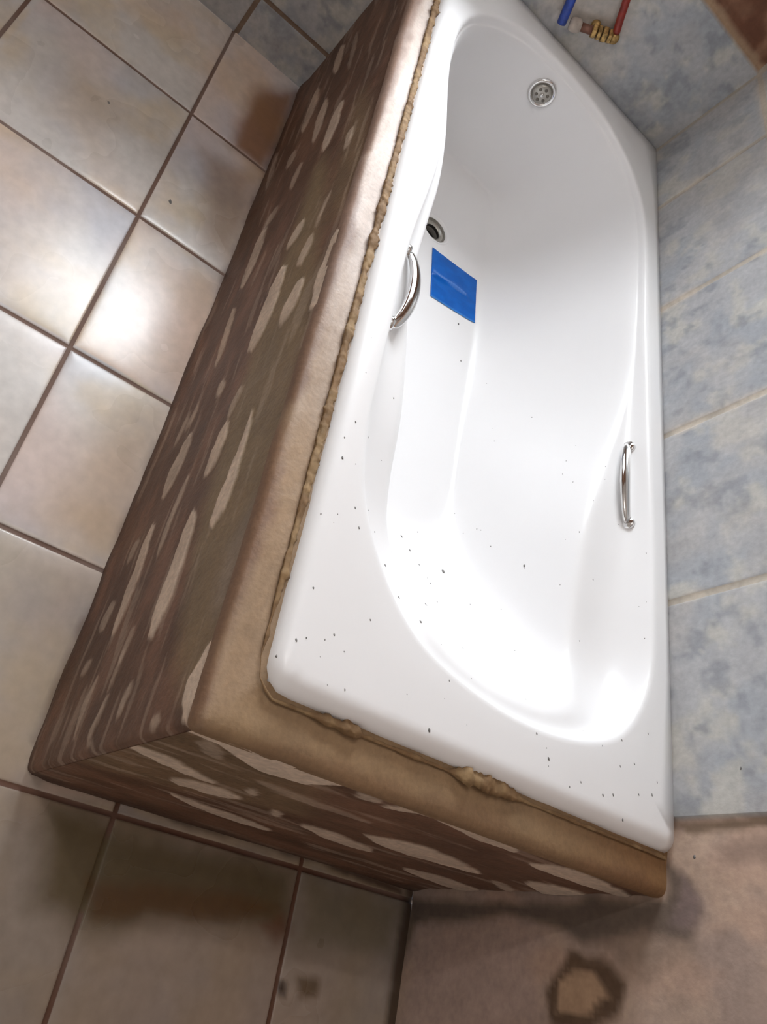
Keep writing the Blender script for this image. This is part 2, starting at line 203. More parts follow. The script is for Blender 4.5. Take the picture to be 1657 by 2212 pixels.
SIDE_OLIVE= [([(1.082, 0.343), (1.08, 0.312), (0.724, 0.331), (0.446, 0.335), (0.199, 0.369), (0.03, 0.437), (-0.013, 0.483), (0.004, 0.522), (0.116, 0.556), (0.313, 0.539), (0.565, 0.509), (0.989, 0.389)], 0.8), ([(0.478, 0.549), (0.474, 0.538), (0.365, 0.541), (0.27, 0.534), (0.248, 0.547), (0.25, 0.565), (0.326, 0.594), (0.453, 0.564)], 0.6), ([(1.197, 0.437), (1.192, 0.416), (1.048, 0.412), (0.833, 0.444), (0.756, 0.48), (0.754, 0.513), (0.888, 0.537), (1.115, 0.472)], 0.5)]
FRONT= [([(0.749, 0.368), (0.734, 0.359), (0.719, 0.35), (0.705, 0.342), (0.69, 0.335), (0.675, 0.328), (0.661, 0.324), (0.647, 0.321), (0.633, 0.319), (0.619, 0.318), (0.606, 0.317), (0.611, 0.33), (0.63, 0.343), (0.647, 0.354), (0.664, 0.363), (0.68, 0.372), (0.694, 0.378), (0.707, 0.38), (0.719, 0.381), (0.73, 0.381), (0.741, 0.381), (0.752, 0.379)], 0.85), ([(0.634, 0.257), (0.617, 0.249), (0.601, 0.247), (0.587, 0.248), (0.574, 0.251), (0.562, 0.257), (0.551, 0.266), (0.543, 0.28), (0.554, 0.3), (0.572, 0.306), (0.587, 0.308), (0.601, 0.307), (0.613, 0.303), (0.624, 0.298), (0.634, 0.29), (0.642, 0.276)], 0.75), ([(0.593, 0.173), (0.571, 0.159), (0.55, 0.147), (0.528, 0.135), (0.507, 0.126), (0.488, 0.123), (0.47, 0.122), (0.451, 0.121), (0.434, 0.122), (0.416, 0.124), (0.4, 0.128), (0.409, 0.144), (0.432, 0.152), (0.453, 0.158), (0.472, 0.162), (0.491, 0.165), (0.509, 0.167), (0.526, 0.168), (0.545, 0.173), (0.564, 0.18), (0.582, 0.184), (0.599, 0.187)], 0.7), ([(0.565, 0.334), (0.56, 0.328), (0.556, 0.325), (0.553, 0.324), (0.551, 0.324), (0.55, 0.326), (0.55, 0.33), (0.552, 0.337), (0.559, 0.349), (0.564, 0.355), (0.568, 0.358), (0.57, 0.359), (0.572, 0.359), (0.573, 0.357), (0.573, 0.354), (0.572, 0.347)], 0.6), ([(0.482, 0.259), (0.476, 0.252), (0.471, 0.248), (0.468, 0.247), (0.465, 0.247), (0.463, 0.249), (0.462, 0.252), (0.463, 0.259), (0.471, 0.272), (0.477, 0.278), (0.482, 0.281), (0.485, 0.283), (0.488, 0.283), (0.49, 0.281), (0.49, 0.278), (0.49, 0.271)], 0.6), ([(0.748, 0.506), (0.728, 0.505), (0.709, 0.503), (0.684, 0.49), (0.655, 0.469), (0.623, 0.451), (0.602, 0.455), (0.582, 0.461), (0.563, 0.469), (0.556, 0.495), (0.55, 0.521), (0.56, 0.535), (0.579, 0.53), (0.599, 0.527), (0.621, 0.528), (0.641, 0.527), (0.66, 0.525), (0.681, 0.53), (0.704, 0.536), (0.723, 0.535), (0.737, 0.524), (0.751, 0.513)], 1), ([(0.517, 0.493), (0.509, 0.489), (0.503, 0.488), (0.498, 0.488), (0.493, 0.489), (0.489, 0.491), (0.486, 0.495), (0.485, 0.501), (0.492, 0.511), (0.5, 0.515), (0.507, 0.516), (0.512, 0.516), (0.516, 0.515), (0.52, 0.512), (0.523, 0.509), (0.524, 0.503)], 0.6), ([(0.415, 0.239), (0.39, 0.226), (0.366, 0.217), (0.344, 0.21), (0.323, 0.207), (0.304, 0.205), (0.286, 0.207), (0.271, 0.214), (0.286, 0.235), (0.315, 0.249), (0.339, 0.257), (0.36, 0.263), (0.38, 0.266), (0.398, 0.267), (0.414, 0.265), (0.427, 0.258)], 0.7), ([(0.589, 0.396), (0.562, 0.389), (0.536, 0.385), (0.51, 0.382), (0.484, 0.38), (0.458, 0.38), (0.432, 0.381), (0.408, 0.385), (0.416, 0.397), (0.447, 0.404), (0.476, 0.408), (0.503, 0.411), (0.528, 0.412), (0.552, 0.412), (0.574, 0.411), (0.595, 0.407)], 0.3), ([(0.467, 0.484), (0.453, 0.492), (0.439, 0.502), (0.426, 0.512), (0.407, 0.513), (0.378, 0.503), (0.347, 0.494), (0.317, 0.486), (0.293, 0.487), (0.271, 0.49), (0.251, 0.495), (0.268, 0.514), (0.303, 0.525), (0.334, 0.533), (0.362, 0.539), (0.389, 0.545), (0.414, 0.549), (0.439, 0.553), (0.454, 0.545), (0.461, 0.529), (0.468, 0.512), (0.475, 0.494)], 0.8), ([(0.354, 0.307), (0.323, 0.294), (0.295, 0.284), (0.271, 0.282), (0.248, 0.281), (0.226, 0.282), (0.205, 0.284), (0.184, 0.287), (0.164, 0.291), (0.144, 0.296), (0.126, 0.304), (0.145, 0.324), (0.18, 0.336), (0.211, 0.345), (0.24, 0.353), (0.267, 0.36), (0.289, 0.359), (0.306, 0.354), (0.321, 0.347), (0.335, 0.338), (0.348, 0.328), (0.361, 0.318)], 0.8), ([(0.152, 0.154), (0.125, 0.145), (0.099, 0.137), (0.073, 0.129), (0.048, 0.123), (0.025, 0.12), (0.004, 0.12), (-0.016, 0.121), (-0.035, 0.124), (-0.052, 0.129), (-0.067, 0.136), (-0.047, 0.158), (-0.014, 0.17), (0.016, 0.18), (0.044, 0.188), (0.07, 0.195), (0.094, 0.2), (0.114, 0.2), (0.128, 0.195), (0.141, 0.188), (0.154, 0.18), (0.165, 0.171)], 0.65), ([(0.064, 0.27), (0.046, 0.259), (0.031, 0.251), (0.018, 0.246), (0.007, 0.242), (-0.002, 0.241), (-0.01, 0.242), (-0.012, 0.248), (0.004, 0.265), (0.023, 0.276), (0.038, 0.284), (0.05, 0.288), (0.061, 0.291), (0.069, 0.293), (0.076, 0.291), (0.079, 0.286)], 0.5), ([(0.179, 0.455), (0.154, 0.451), (0.131, 0.45), (0.108, 0.449), (0.086, 0.449), (0.064, 0.449), (0.043, 0.451), (0.023, 0.454), (0.004, 0.458), (-0.014, 0.463), (-0.031, 0.47), (-0.012, 0.484), (0.022, 0.492), (0.053, 0.499), (0.082, 0.504), (0.109, 0.508), (0.134, 0.512), (0.158, 0.514), (0.174, 0.509), (0.183, 0.498), (0.191, 0.486), (0.197, 0.472)], 0.8), ([(0.065, 0.344), (0.038, 0.332), (0.013, 0.322), (-0.013, 0.312), (-0.033, 0.309), (-0.04, 0.318), (-0.044, 0.328), (-0.047, 0.339), (-0.048, 0.352), (-0.047, 0.365), (-0.044, 0.381), (-0.021, 0.4), (-0.002, 0.403), (0.014, 0.404), (0.028, 0.403), (0.041, 0.402), (0.052, 0.399), (0.061, 0.395), (0.069, 0.389), (0.076, 0.383), (0.083, 0.376), (0.087, 0.366)], 0.85), ([(0.713, 0.482), (0.704, 0.468), (0.695, 0.458), (0.687, 0.45), (0.68, 0.444), (0.673, 0.44), (0.667, 0.439), (0.663, 0.441), (0.669, 0.459), (0.68, 0.473), (0.688, 0.483), (0.696, 0.49), (0.703, 0.496), (0.709, 0.499), (0.714, 0.5), (0.718, 0.498)], 0.35)]
FLOOR= [([(-1.9, -.1), (.262, -.1), (.262, 2.3), (-1.9, 2.3)], (140, 126, 104), 0.5, 0.035), ([(-1.9, -.1), (-.06, -.1), (-.06, .78), (-1.9, 1.2)], (112, 98, 90), 0.45, 0.05), ([(1.61, 0.84), (1.701, 0.752), (1.451, 0.738), (1.349, 0.756), (1.369, 0.845), (1.501, 0.854)], (118, 78, 44), 0.9, 0.03), ([(1.287, 0.887), (1.337, 0.758), (1.053, 0.746), (1.051, 0.815)], (128, 100, 70), 0.6, 0.035), ([(0.938, 0.874), (0.991, 0.749), (0.657, 0.725), (0.679, 0.812)], (176, 150, 132), 0.5, 0.04), ([(0.58, 0.904), (0.622, 0.743), (0.287, 0.74), (0.322, 0.874), (0.484, 0.858)], (168, 146, 118), 0.5, 0.05), ([(1.084, 1.177), (1.26, 1.169), (1.273, 1.091), (1.074, 1.077)], (170, 150, 125), 0.4, 0.05), ([(-0.085, 0.7), (-0.083, 0.258), (-0.171, 0.252), (-0.187, 0.438), (-0.226, 0.567), (-0.215, 0.667)], (82, 70, 42), 0.9, 0.03), ([(-0.164, 0.606), (-0.132, 0.355), (-0.134, 0.281), (-0.167, 0.326), (-0.208, 0.582)], (86, 58, 26), 0.8, 0.015), ([(-0.173, 0.306), (-0.139, 0.27), (-0.169, 0.243), (-0.193, 0.264)], (100, 60, 40), 0.6, 0.012), ([(-0.082, 0.238), (-0.079, 0.016), (-0.167, 0.02), (-0.181, 0.231)], (100, 92, 68), 0.6, 0.03), ([(-0.226, 0.218), (-0.222, 0.172), (-0.252, 0.173), (-0.257, 0.209)], (82, 62, 36), 0.8, 0.01), ([(-0.238, 0.256), (-0.238, 0.238), (-0.258, 0.237), (-0.257, 0.253)], (40, 26, 20), 0.9, 0.004), ([(-0.046, 0.727), (-0.042, 0.616), (-0.06, 0.593), (-0.068, 0.721)], (176, 156, 142), 0.7, 0.01), ([(-0.045, 0.576), (-0.063, 0.253), (-0.062, 0.031), (-0.071, 0.017), (-0.079, 0.259), (-0.066, 0.576)], (150, 130, 100), 0.45, 0.008), ([(-0.032, 0.736), (-0.029, 0.449), (-0.056, 0.021), (-0.071, 0.017), (-0.065, 0.263), (-0.048, 0.733)], (58, 36, 22), 0.85, 0.008), ([(-0.01, 0.752), (0.28, 0.746), (0.646, 0.742), (1.31, 0.75), (1.717, 0.756), (1.714, 0.741), (0.961, 0.717), (0.264, 0.723), (-0.014, 0.722)], (66, 42, 28), 0.7, 0.012)]  # first two entries: broad brown-grey darkening of the near floor
BARE= [([(-0.137, 0.376), (-0.139, 0.435), (-0.164, 0.474), (-0.204, 0.46), (-0.232, 0.406), (-0.239, 0.348), (-0.183, 0.331)], (78, 58, 40), 0.9, 0.008), ([(-0.157, 0.386), (-0.157, 0.419), (-0.181, 0.44), (-0.209, 0.413), (-0.215, 0.359), (-0.171, 0.361)], (168, 140, 114), 0.9, 0.006), ([(-0.071, -0.011), (-0.071, 0.268), (-0.057, 0.535), (-0.008, 0.543), (-0.027, 0.579), (-0.067, 0.598), (-0.106, 0.576), (-0.105, 0.497), (-0.123, 0.401), (-0.101, 0.347), (-0.095, 0.251), (-0.104, 0.06), (-0.117, 0.012)], (76, 66, 58), 0.85, 0.01), ([(-0.021, 0.565), (-0.05, 0.596), (-0.089, 0.59), (-0.091, 0.549)], (118, 102, 98), 0.8, 0.008), ([(-0.123, 0.039), (-0.097, 0.281), (-0.115, 0.33), (-0.155, 0.296), (-0.229, 0.339), (-0.282, 0.013)], (158, 138, 128), 0.9, 0.02), ([(-0.067, -0.026), (-0.109, 0.017), (-0.208, -0.018), (-0.285, -0.011), (-0.289, -0.043)], (70, 60, 44), 0.7, 0.008), ([(0.009, 0.629), (0.019, 0.693), (0.007, 0.718), (-0.02, 0.715), (-0.009, 0.628)], (112, 94, 84), 0.7, 0.015), ([(0.038, 0.564), (0.05, 0.722), (0.038, 0.721), (0.028, 0.574)], (105, 88, 70), 0.7, 0.004), ([(-0.116, 0.418), (-0.092, 0.527), (-0.117, 0.582), (-0.167, 0.504)], (112, 96, 84), 0.5, 0.02)]
SPECKS= [(0.057, 0.673, 0.56, 5), (0.064, 0.662, 0.56, 3), (0.071, 0.639, 0.56, 3), (0.081, 0.629, 0.56, 4), (0.032, 0.691, 0.56, 5), (0.028, 0.601, 0.56, 4), (0.242, 0.638, 0.56, 4), (0.22, 0.627, 0.56, 4), (0.024, 0.477, 0.56, 6), (0.052, 0.274, 0.56, 5), (0.225, 0.491, 0.56, 7), (0.302, 0.347, 0.56, 5), (0.24, 0.564, 0.56, 5), (0.228, 0.548, 0.56, 4), (0.297, 0.671, 0.56, 5), (0.326, 0.675, 0.56, 4), (0.357, 0.665, 0.56, 4), (0.17, 0.51, 0.56, 5), (0.145, 0.514, 0.56, 5), (0.161, 0.552, 0.56, 4), (0.191, 0.58, 0.56, 5), (0.429, 0.617, 0.56, 3), (0.439, 0.667, 0.56, 3), (0.636, 0.531, 0.56, 4), (0.571, 0.515, 0.56, 3), (0.037, 0.163, 0.56, 4), (0.043, 0.141, 0.56, 4), (0.059, 0.084, 0.56, 3), (0.067, 0.053, 0.56, 4), (0.099, 0.094, 0.56, 3), (0.086, 0.126, 0.56, 3), (0.153, 0.061, 0.56, 3), (0.124, 0.123, 0.56, 3), (0.077, 0.299, 0.56, 4), (0.545, 0.646, 0.56, 5), (0.567, 0.629, 0.56, 4), (0.121, 0.668, 0.56, 4), (0.211, 0.681, 0.56, 3), (0.2, 0.508, 0.56, 3), (0.181, 0.493, 0.56, 3), (0.113, 0.399, 0.56, 3), (0.091, 0.457, 0.56, 3), (0.053, 0.517, 0.56, 3), (0.117, 0.586, 0.56, 3), (0.029, 0.231, 0.56, 3), (-0.008, 0.192, 0.56, 4), (-0.009, 0.164, 0.56, 5), (0.016, 0.12, 0.56, 4), (0.088, 0.04, 0.56, 3), (0.041, 0.209, 0.56, 3), (0.347, 0.642, 0.56, 3), (0.226, 0.604, 0.56, 3), (0.216, 0.53, 0.56, 3), (0.139, 0.442, 0.56, 3), (1.225, 1.099, 0.0, 5), (1.089, 0.908, 0.0, 6), (0.111, 0.0, 0.666, 4), (-0.004, 0.0, 0.59, 5)]

# ---------------------------------------------------------------- room shell
def lines(a, b, fa, fb, fine, coarse, joints, jw):
    L = list(np.arange(a, b, coarse)) + [b] + list(np.arange(max(a, fa), min(b, fb), fine))
    for j in joints:
        if a < j < b:
            L = [v for v in L if abs(v - j) > jw * 0.5 + 0.007]
            L += [j + s * (jw * 0.5 + e) for s in (-1, 1) for e in (-0.0005, 0.0005, 0.003, 0.007)] + [j]
    L = np.array(sorted(v for v in L if a <= v <= b))
    keep = np.r_[True, np.diff(L) > 1e-5]
    return L[keep]
def jdist(v, joints, jw):
    d = np.full(v.shape, 9.0)
    for j in joints: d = np.minimum(d, np.abs(v - j))
    return d - jw / 2
def pillow(d, depth, amp=0.0016, w=0.008):
    return np.where(d < 0, -depth, -amp * np.exp(-np.clip(d, 0, 1) / w))
# floor
JX = [-1.85, -1.495, -1.14, -0.785, -0.43, -0.075, 0.276, 0.636, 1.003, 1.367]; JY = [0.25, 0.597, 0.95, 1.315, 1.67, 2.02]; JW = 0.008
X = lines(-1.9, 1.85, -0.5, 1.8, 0.008, 0.08, JX, JW); Y = lines(-0.05, 2.2, 0, 1.4, 0.008, 0.08, JY, JW)
# the short cut strip along the front of the surround keeps its joints; the joint x=1.003 etc run full width
gx, gy = np.meshgrid(X, Y, indexing='ij')
d = np.minimum(jdist(gx, JX, JW), jdist(gy, JY, JW)); inj = d < 0
z = pillow(d, 0.003) + 0.0006 * (fbm(gx * 9, gy * 9, 5) - 0.5)
tid = np.floor((gx + 0.075) / 0.36) * 7 + np.floor((gy + 0.1) / 0.35) * 13
n1 = fbm(gx * 5 + tid * 3.1, gy * 5 + tid * 1.7, 1); n2 = fbm(gx * 9 + tid * 2.3, gy * 9 - tid, 2); n3 = fbm(gx * 2.5 - tid, gy * 3.5 + tid, 3)
c = np.ones(gx.shape + (3,)) * lin(206, 200, 194)
c = mix(c, lin(186, 186, 194), sstep(0.35, 0.75, n1) * 0.9)
c = mix(c, lin(206, 188, 160), sstep(0.42, 0.8, n2) * 0.8)
c = mix(c, lin(222, 192, 172), sstep(0.42, 0.8, n3) * 0.6)
wx = gx + 0.03 * (fbm(gx * 14, gy * 14, 8) - 0.5); wy = gy + 0.03 * (fbm(gx * 14, gy * 14, 9) - 0.5)
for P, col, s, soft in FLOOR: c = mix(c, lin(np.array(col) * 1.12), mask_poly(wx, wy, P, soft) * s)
grout = mix(np.ones(gx.shape + (3,)) * lin(128, 108, 98), lin(96, 60, 40), sstep(0.3, 0.7, fbm(gx * 6, gy * 6, 4)) * 0.5 + 0.4 * (gx < 0.0))
c = np.where(inj[..., None], np.minimum(grout, c * 0.9), c)
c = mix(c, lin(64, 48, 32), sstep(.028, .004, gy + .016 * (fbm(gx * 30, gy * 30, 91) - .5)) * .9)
a = np.where(inj, 0.8, 0.2 + 0.2 * n1)
V = np.stack([gx, gy, z], -1)
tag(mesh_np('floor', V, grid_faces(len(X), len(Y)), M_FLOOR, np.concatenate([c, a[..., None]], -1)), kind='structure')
# right wall (y = 0): tiles to x = 0.045, bare blotchy plaster nearer than that
JX2 = [0.396, 0.752, 1.098, 1.443]; JZ2 = [0.142, 0.486, 0.829, 1.172]; JW2 = 0.012
X = lines(-1.9, 1.80, -0.4, 1.8, 0.008, 0.08, JX2 + [0.045], JW2); Z = lines(0, 2.5, 0, 1.25, 0.008, 0.08, JZ2, JW2)
gx, gz = np.meshgrid(X, Z, indexing='ij')
tile = (gx > 0.045) & (gz < 1.52)
d = np.minimum(jdist(gx, JX2, JW2), jdist(gz, JZ2, JW2)); inj = (d < 0) & tile
y = np.where(tile, pillow(d, 0.0015, 0.001) - 0.0, -0.007 + 0.004 * (fbm(gx * 12, gz * 12, 31) - 0.5))
def blue_tile(u, v, seed):
    n1 = fbm(u * 16, v * 16, seed); n2 = fbm(u * 34, v * 34, seed + 1); n3 = fbm(u * 7, v * 7, seed + 2); n4 = fbm(u * 22 + 9, v * 22, seed + 3)
    c = np.ones(u.shape + (3,)) * lin(168, 168, 169)
    c = mix(c, lin(154, 158, 163), sstep(0.42, 0.62, n1) * 0.8)
    c = mix(c, lin(184, 181, 172), sstep(0.52, 0.68, n4) * 0.75)
    c = mix(c, lin(134, 137, 142), sstep(0.56, 0.72, n2) * 0.7)
    c = mix(c, lin(180, 174, 168), sstep(0.5, 0.7, n3) * 0.4)
    return c
c = blue_tile(gx + (gx > 0.75) * 3 + (gx > 0.396) * 5, gz, 40)
inj = inj | ((gx > 1.668) & tile)
c = np.where(inj[..., None], lin(172, 163, 150) * (0.8 + 0.4 * fbm(gx * 20, gz * 20, 60))[..., None], c)
# skim of joint filler smeared beside the joints
sm = sstep(0.012, 0.0, d) * sstep(0.35, 0.6, fbm(gx * 10, gz * 10, 61)) * tile
c = mix(c, lin(196, 184, 168), sm * 0.6)
b = np.ones(gx.shape + (3,)) * lin(184, 160, 142)
b = mix(b, lin(162, 142, 132), sstep(0.4, 0.65, fbm(gx * 8, gz * 8, 33)) * 0.8)
b = mix(b, lin(196, 164, 144), sstep(0.5, 0.7, fbm(gx * 13, gz * 9, 34)) * 0.6)
wx = gx + 0.02 * (fbm(gx * 22, gz * 22, 35) - 0.5); wz = gz + 0.02 * (fbm(gx * 22, gz * 22, 36) - 0.5)
for P, col, s, soft in BARE: b = mix(b, lin(np.array(col) * 1.15), mask_poly(wx, wz, P, soft) * s)
c = np.where(tile[..., None], c, b); a = np.where(tile & ~inj, 0.3, 0.75)
tag(mesh_np('wall_right', np.stack([gx, y, gz], -1), grid_faces(len(X), len(Z), flip=True), M_WALLT, np.concatenate([c, a[..., None]], -1)), kind='structure')
# far wall: tiled to z = 0.829, stained plaster above, window opening higher up
FX = 1.681
JYF = [0.52, 0.945, 1.29, 1.64]; JZF = [0.125, 0.486]
Y = lines(-0.04, 2.2, 0, 1.3, 0.008, 0.08, JYF + list(WIN_Y), JW2); Z = lines(-.012, 2.5, 0, 1.0, 0.008, 0.08, JZF + [0.829] + list(WIN_Z), JW2)
gy, gz = np.meshgrid(Y, Z, indexing='ij')
tile = gz < 0.829
jy = jdist(gy, [0.945, 1.29, 1.64], JW2); d = np.minimum(jy, jdist(gz, JZF, JW2)); inj = (d < 0) & tile
base = FX + np.clip(0.56 - gz, 0, 1) * 0.085
x = np.where(tile, base - pillow(d, 0.0015, 0.001), base + 0.012 + 0.006 * (fbm(gy * 14, gz * 14, 51) - 0.5))
c = blue_tile(gy + 7, gz + 3, 44)
c = mix(c, lin(198, 178, 150), mask_poly(gy + 0.02 * (fbm(gy * 20, gz * 20, 70) - .5), gz, [(0.47, 0.58), (0.30, 0.62), (0.27, 0.68), (0.36, 0.72), (0.5, 0.66)], 0.03) * 0.35)
c = np.where(inj[..., None], lin(120, 100, 84), c)
b = np.ones(gy.shape + (3,)) * lin(140, 104, 80)
b = mix(b, lin(92, 52, 34), sstep(0.4, 0.6, fbm(gy * 12, gz * 12, 52)) * 0.85)
b = mix(b, lin(168, 140, 112), sstep(0.55, 0.7, fbm(gy * 17, gz * 17, 53)) * 0.6)
b = mix(b, lin(176, 150, 122), sstep(0.85, 0.832, gz + 0.02 * (fbm(gy * 30, gz * 3, 54) - .5)) * 0.7)
c = np.where(tile[..., None], c, b); a = np.where(tile & ~inj, 0.3, 0.85)
cy_ = (Y[:-1] + Y[1:]) / 2; cz_ = (Z[:-1] + Z[1:]) / 2
keep = ~(((cy_ > WIN_Y[0]) & (cy_ < WIN_Y[1]))[:, None] & ((cz_ > WIN_Z[0]) & (cz_ < WIN_Z[1]))[None, :])
tag(mesh_np('wall_far', np.stack([x, gy, gz], -1), grid_faces(len(Y), len(Z), keep=keep), M_WALLT, np.concatenate([c, a[..., None]], -1)), kind='structure')
bm = bmesh.new()
y0, y1 = WIN_Y; z0, z1 = WIN_Z
for a_, b_ in (((1.67, y0 - .04, z0 - .02), (1.84, y0 + .01, z1 + .02)), ((1.67, y1 - .01, z0 - .02), (1.84, y1 + .04, z1 + .02)), ((1.67, y0, z1 - .01), (1.84, y1, z1 + .04)), ((1.67, y0, z0 - .04), (1.84, y1, z0 + .01))): box(bm, a_, b_)
tag(obj_bm('window_1', bm, M_FRAME, smooth=False), kind='structure')
for nm, a_, b_, mt in (('wall_left', (-1.9, 2.15, 0), (1.9, 2.25, 2.5), M_PLASTER), ('wall_near', (-1.9, -0.05, 0), (-1.8, 2.2, 2.5), M_PLASTER), ('ceiling', (-1.9, -0.1, 2.5), (1.9, 2.25, 2.6), M_CEIL)):
    bm = bmesh.new(); box(bm, a_, b_); tag(obj_bm(nm, bm, mt, smooth=False), kind='structure')

# ---------------------------------------------------------------- bathtub
H = 0.56; TL = 1.679; TW = 0.692
ctrl = [  # rim inner edge | shoulder ridge | foot of the basin wall
 (.087, .352, .122, .352, -.030, .50, .352), (.088, .263, .124, .270, -.030, .505, .31), (.106, .178, .145, .205, -.032, .52, .275), (.139, .116, .185, .165, -.050, .55, .252),
 (.196, .072, .245, .150, -.074, .59, .240), (.264, .047, .300, .148, -.080, .64, .235), (.360, .042, .385, .148, -.072, .70, .234), (.468, .040, .482, .144, -.063, .77, .234),
 (.570, .042, .580, .124, -.054, .84, .234), (.661, .045, .665, .098, -.052, .91, .234), (.780, .047, .780, .072, -.042, .99, .234), (.900, .049, .900, .060, -.030, 1.07, .234),
 (1.016, .050, 1.016, .059, -.022, 1.15, .234), (1.170, .048, 1.170, .056, -.02, 1.26, .234), (1.315, .049, 1.312, .057, -.02, 1.38, .234), (1.454, .078, 1.448, .086, -.02, 1.50, .236),
 (1.556, .164, 1.548, .170, -.02, 1.556, .258), (1.592, .25, 1.584, .252, -.02, 1.567, .31), (1.604, .335, 1.596, .335, -.02, 1.569, .355), (1.584, .474, 1.576, .47, -.02, 1.562, .41),
 (1.501, .579, 1.494, .572, -.02, 1.52, .455), (1.415, .630, 1.412, .620, -.02, 1.43, .467), (1.300, .647, 1.300, .635, -.02, 1.34, .468), (1.190, .643, 1.190, .627, -.02, 1.25, .468),
 (1.080, .633, 1.080, .611, -.02, 1.17, .468), (.959, .625, .960, .597, -.028, 1.08, .468), (.860, .632, .860, .597, -.038, 1.01, .468), (.750, .643, .755, .596, -.048, .93, .468),
 (.640, .647, .650, .586, -.054, .85, .468), (.548, .645, .560, .570, -.056, .78, .468), (.440, .646, .460, .553, -.063, .71, .468), (.350, .643, .375, .546, -.072, .65, .467),
 (.261, .624, .298, .532, -.078, .60, .462), (.186, .580, .236, .508, -.068, .56, .45), (.127, .517, .165, .475, -.034, .525, .425), (.099, .435, .135, .425, -.030, .505, .39)]
outer = [(0, .352), (0, .263), (0, .178), (0, 0), (.18, 0), (.264, 0), (.36, 0), (.468, 0), (.57, 0), (.661, 0), (.78, 0), (.9, 0), (1.016, 0), (1.17, 0), (1.36, 0), (1.52, 0),
 (TL, 0), (TL, .22), (TL, .335), (TL, .50), (TL, TW), (1.47, TW), (1.33, TW), (1.19, TW), (1.08, TW), (.959, TW), (.86, TW), (.75, TW), (.64, TW), (.548, TW), (.44, TW), (.34, TW), (.24, TW), (.12, TW), (0, TW), (0, .5)]
C_ = np.array(ctrl); SUB = 10; n = len(C_)
def crom(A, sub):
    A = np.asarray(A, float); out = []
    for i in range(len(A)):
        p0, p1, p2, p3 = A[i - 1], A[i], A[(i + 1) % len(A)], A[(i + 2) % len(A)]
        for k in range(sub):
            t = k / sub
            out.append(0.5 * ((2 * p1) + (-p0 + p2) * t + (2 * p0 - 5 * p1 + 4 * p2 - p3) * t * t + (-p0 + 3 * p1 - 3 * p2 + p3) * t ** 3))
    return np.array(out)
def smooth_loop(A, it):
    for _ in range(it): A = 0.5 * A + 0.25 * (np.roll(A, 1, 0) + np.roll(A, -1, 0))
    return A
D = smooth_loop(crom(C_, SUB), 12)
R0 = D[:, :2]; R1 = D[:, 2:5]; B = D[:, 5:7]; NC = len(D)
O = []
for i in range(n):
    a_ = np.array(outer[i]); b_ = np.array(outer[(i + 1) % n])
    for k in range(SUB): O.append(a_ + (b_ - a_) * k / SUB)
O = np.array(O, float)
def inset(P, e, r=0.03):
    """rounded rectangle version of the outline, inset by e"""
    Q = P.copy(); lo = np.array([e, 0.001]); hi = np.array([TL - 0.001, TW - e])
    Q = np.clip(Q, lo, hi)
    cx, cy = lo[0] + r, hi[1] - r                       # only the free near-left corner is rounded
    mm = (Q[:, 0] < cx) & (Q[:, 1] > cy)
    v = Q[mm] - np.array([cx, cy]); l = np.linalg.norm(v, axis=1, keepdims=True)
    Q[mm] = np.where(l > r, np.array([cx, cy]) + v / np.maximum(l, 1e-9) * r, Q[mm])
    return Q
t_ = np.roll(R0, -1, 0) - np.roll(R0, 1, 0); t_ /= np.linalg.norm(t_, axis=1, keepdims=True)
Nin = np.stack([-t_[:, 1], t_[:, 0]], -1)                # points inward (outline runs near > right > far > left)
cen = np.array([0.85, 0.35]); Nin *= np.sign(np.sum((cen - R0) * Nin, 1)).mean()
def P3(xy, zz): return np.concatenate([xy, np.full((len(xy), 1), zz) if np.isscalar(zz) else np.asarray(zz)[:, None]], 1)
rows = [P3(inset(O, 0.0), -.040), P3(inset(O, -.001), -.030), P3(inset(O, 0.0), -.020), P3(inset(O, .003, .028), -.0115), P3(inset(O, .008, .026), -.0055), P3(inset(O, .014, .022), -.0018), P3(inset(O, .022, .018), -.0002), P3(inset(O, .028, .015), 0)]
Oi = inset(O, .028, .015)
RE = R0 - Nin * .010
for k in (0.33, 0.66): rows.append(P3(Oi + (RE - Oi) * k, 0))
zr = R1[:, 2]
fr = R0 + Nin * 0.004
rd = R1[:, :2]
dB = B - rd
cp = [P3(RE - Nin * .006, 0), P3(RE, 0), P3(R0, -.0015), P3(fr, -.010), P3(fr + (rd - fr) * .22, -.010 + (zr + .010) * .74), P3(fr + (rd - fr) * .7, -.010 + (zr + .010) * .95), P3(rd, zr - .001), P3(rd + dB * .07, zr - .020),
      P3(rd + dB * .16, zr + (-.325 - zr) * .26), P3(rd + dB * .38, zr + (-.325 - zr) * .55), P3(rd + dB * .66, zr + (-.325 - zr) * .83), P3(rd + dB * .90, zr + (-.325 - zr) * .965), P3(B, -.3265)]
spine = np.stack([np.clip(B[:, 0], .62, 1.50), np.full(NC, .352)], 1)
cp += [P3(B + (spine - B) * .15, -.3285), P3(B + (spine - B) * .4, -.329), P3(B + (spine - B) * .7, -.3295), P3(B + (spine - B) * .93, -.33)]
cp = np.array(cp)
prof = []
for i in range(len(cp) - 3):                              # uniform cubic b-spline down the profile
    for k in range(5):
        t = k / 5
        prof.append(((1 - t) ** 3 * cp[i] + (3 * t ** 3 - 6 * t * t + 4) * cp[i + 1] + (-3 * t ** 3 + 3 * t * t + 3 * t + 1) * cp[i + 2] + t ** 3 * cp[i + 3]) / 6)
rows += prof
G = np.array(rows).transpose(1, 0, 2); G[..., 2] += H
nr = G.shape[1]
F = grid_faces(NC, nr, wrap=True, flip=True)
Vt = G.reshape(-1, 3)
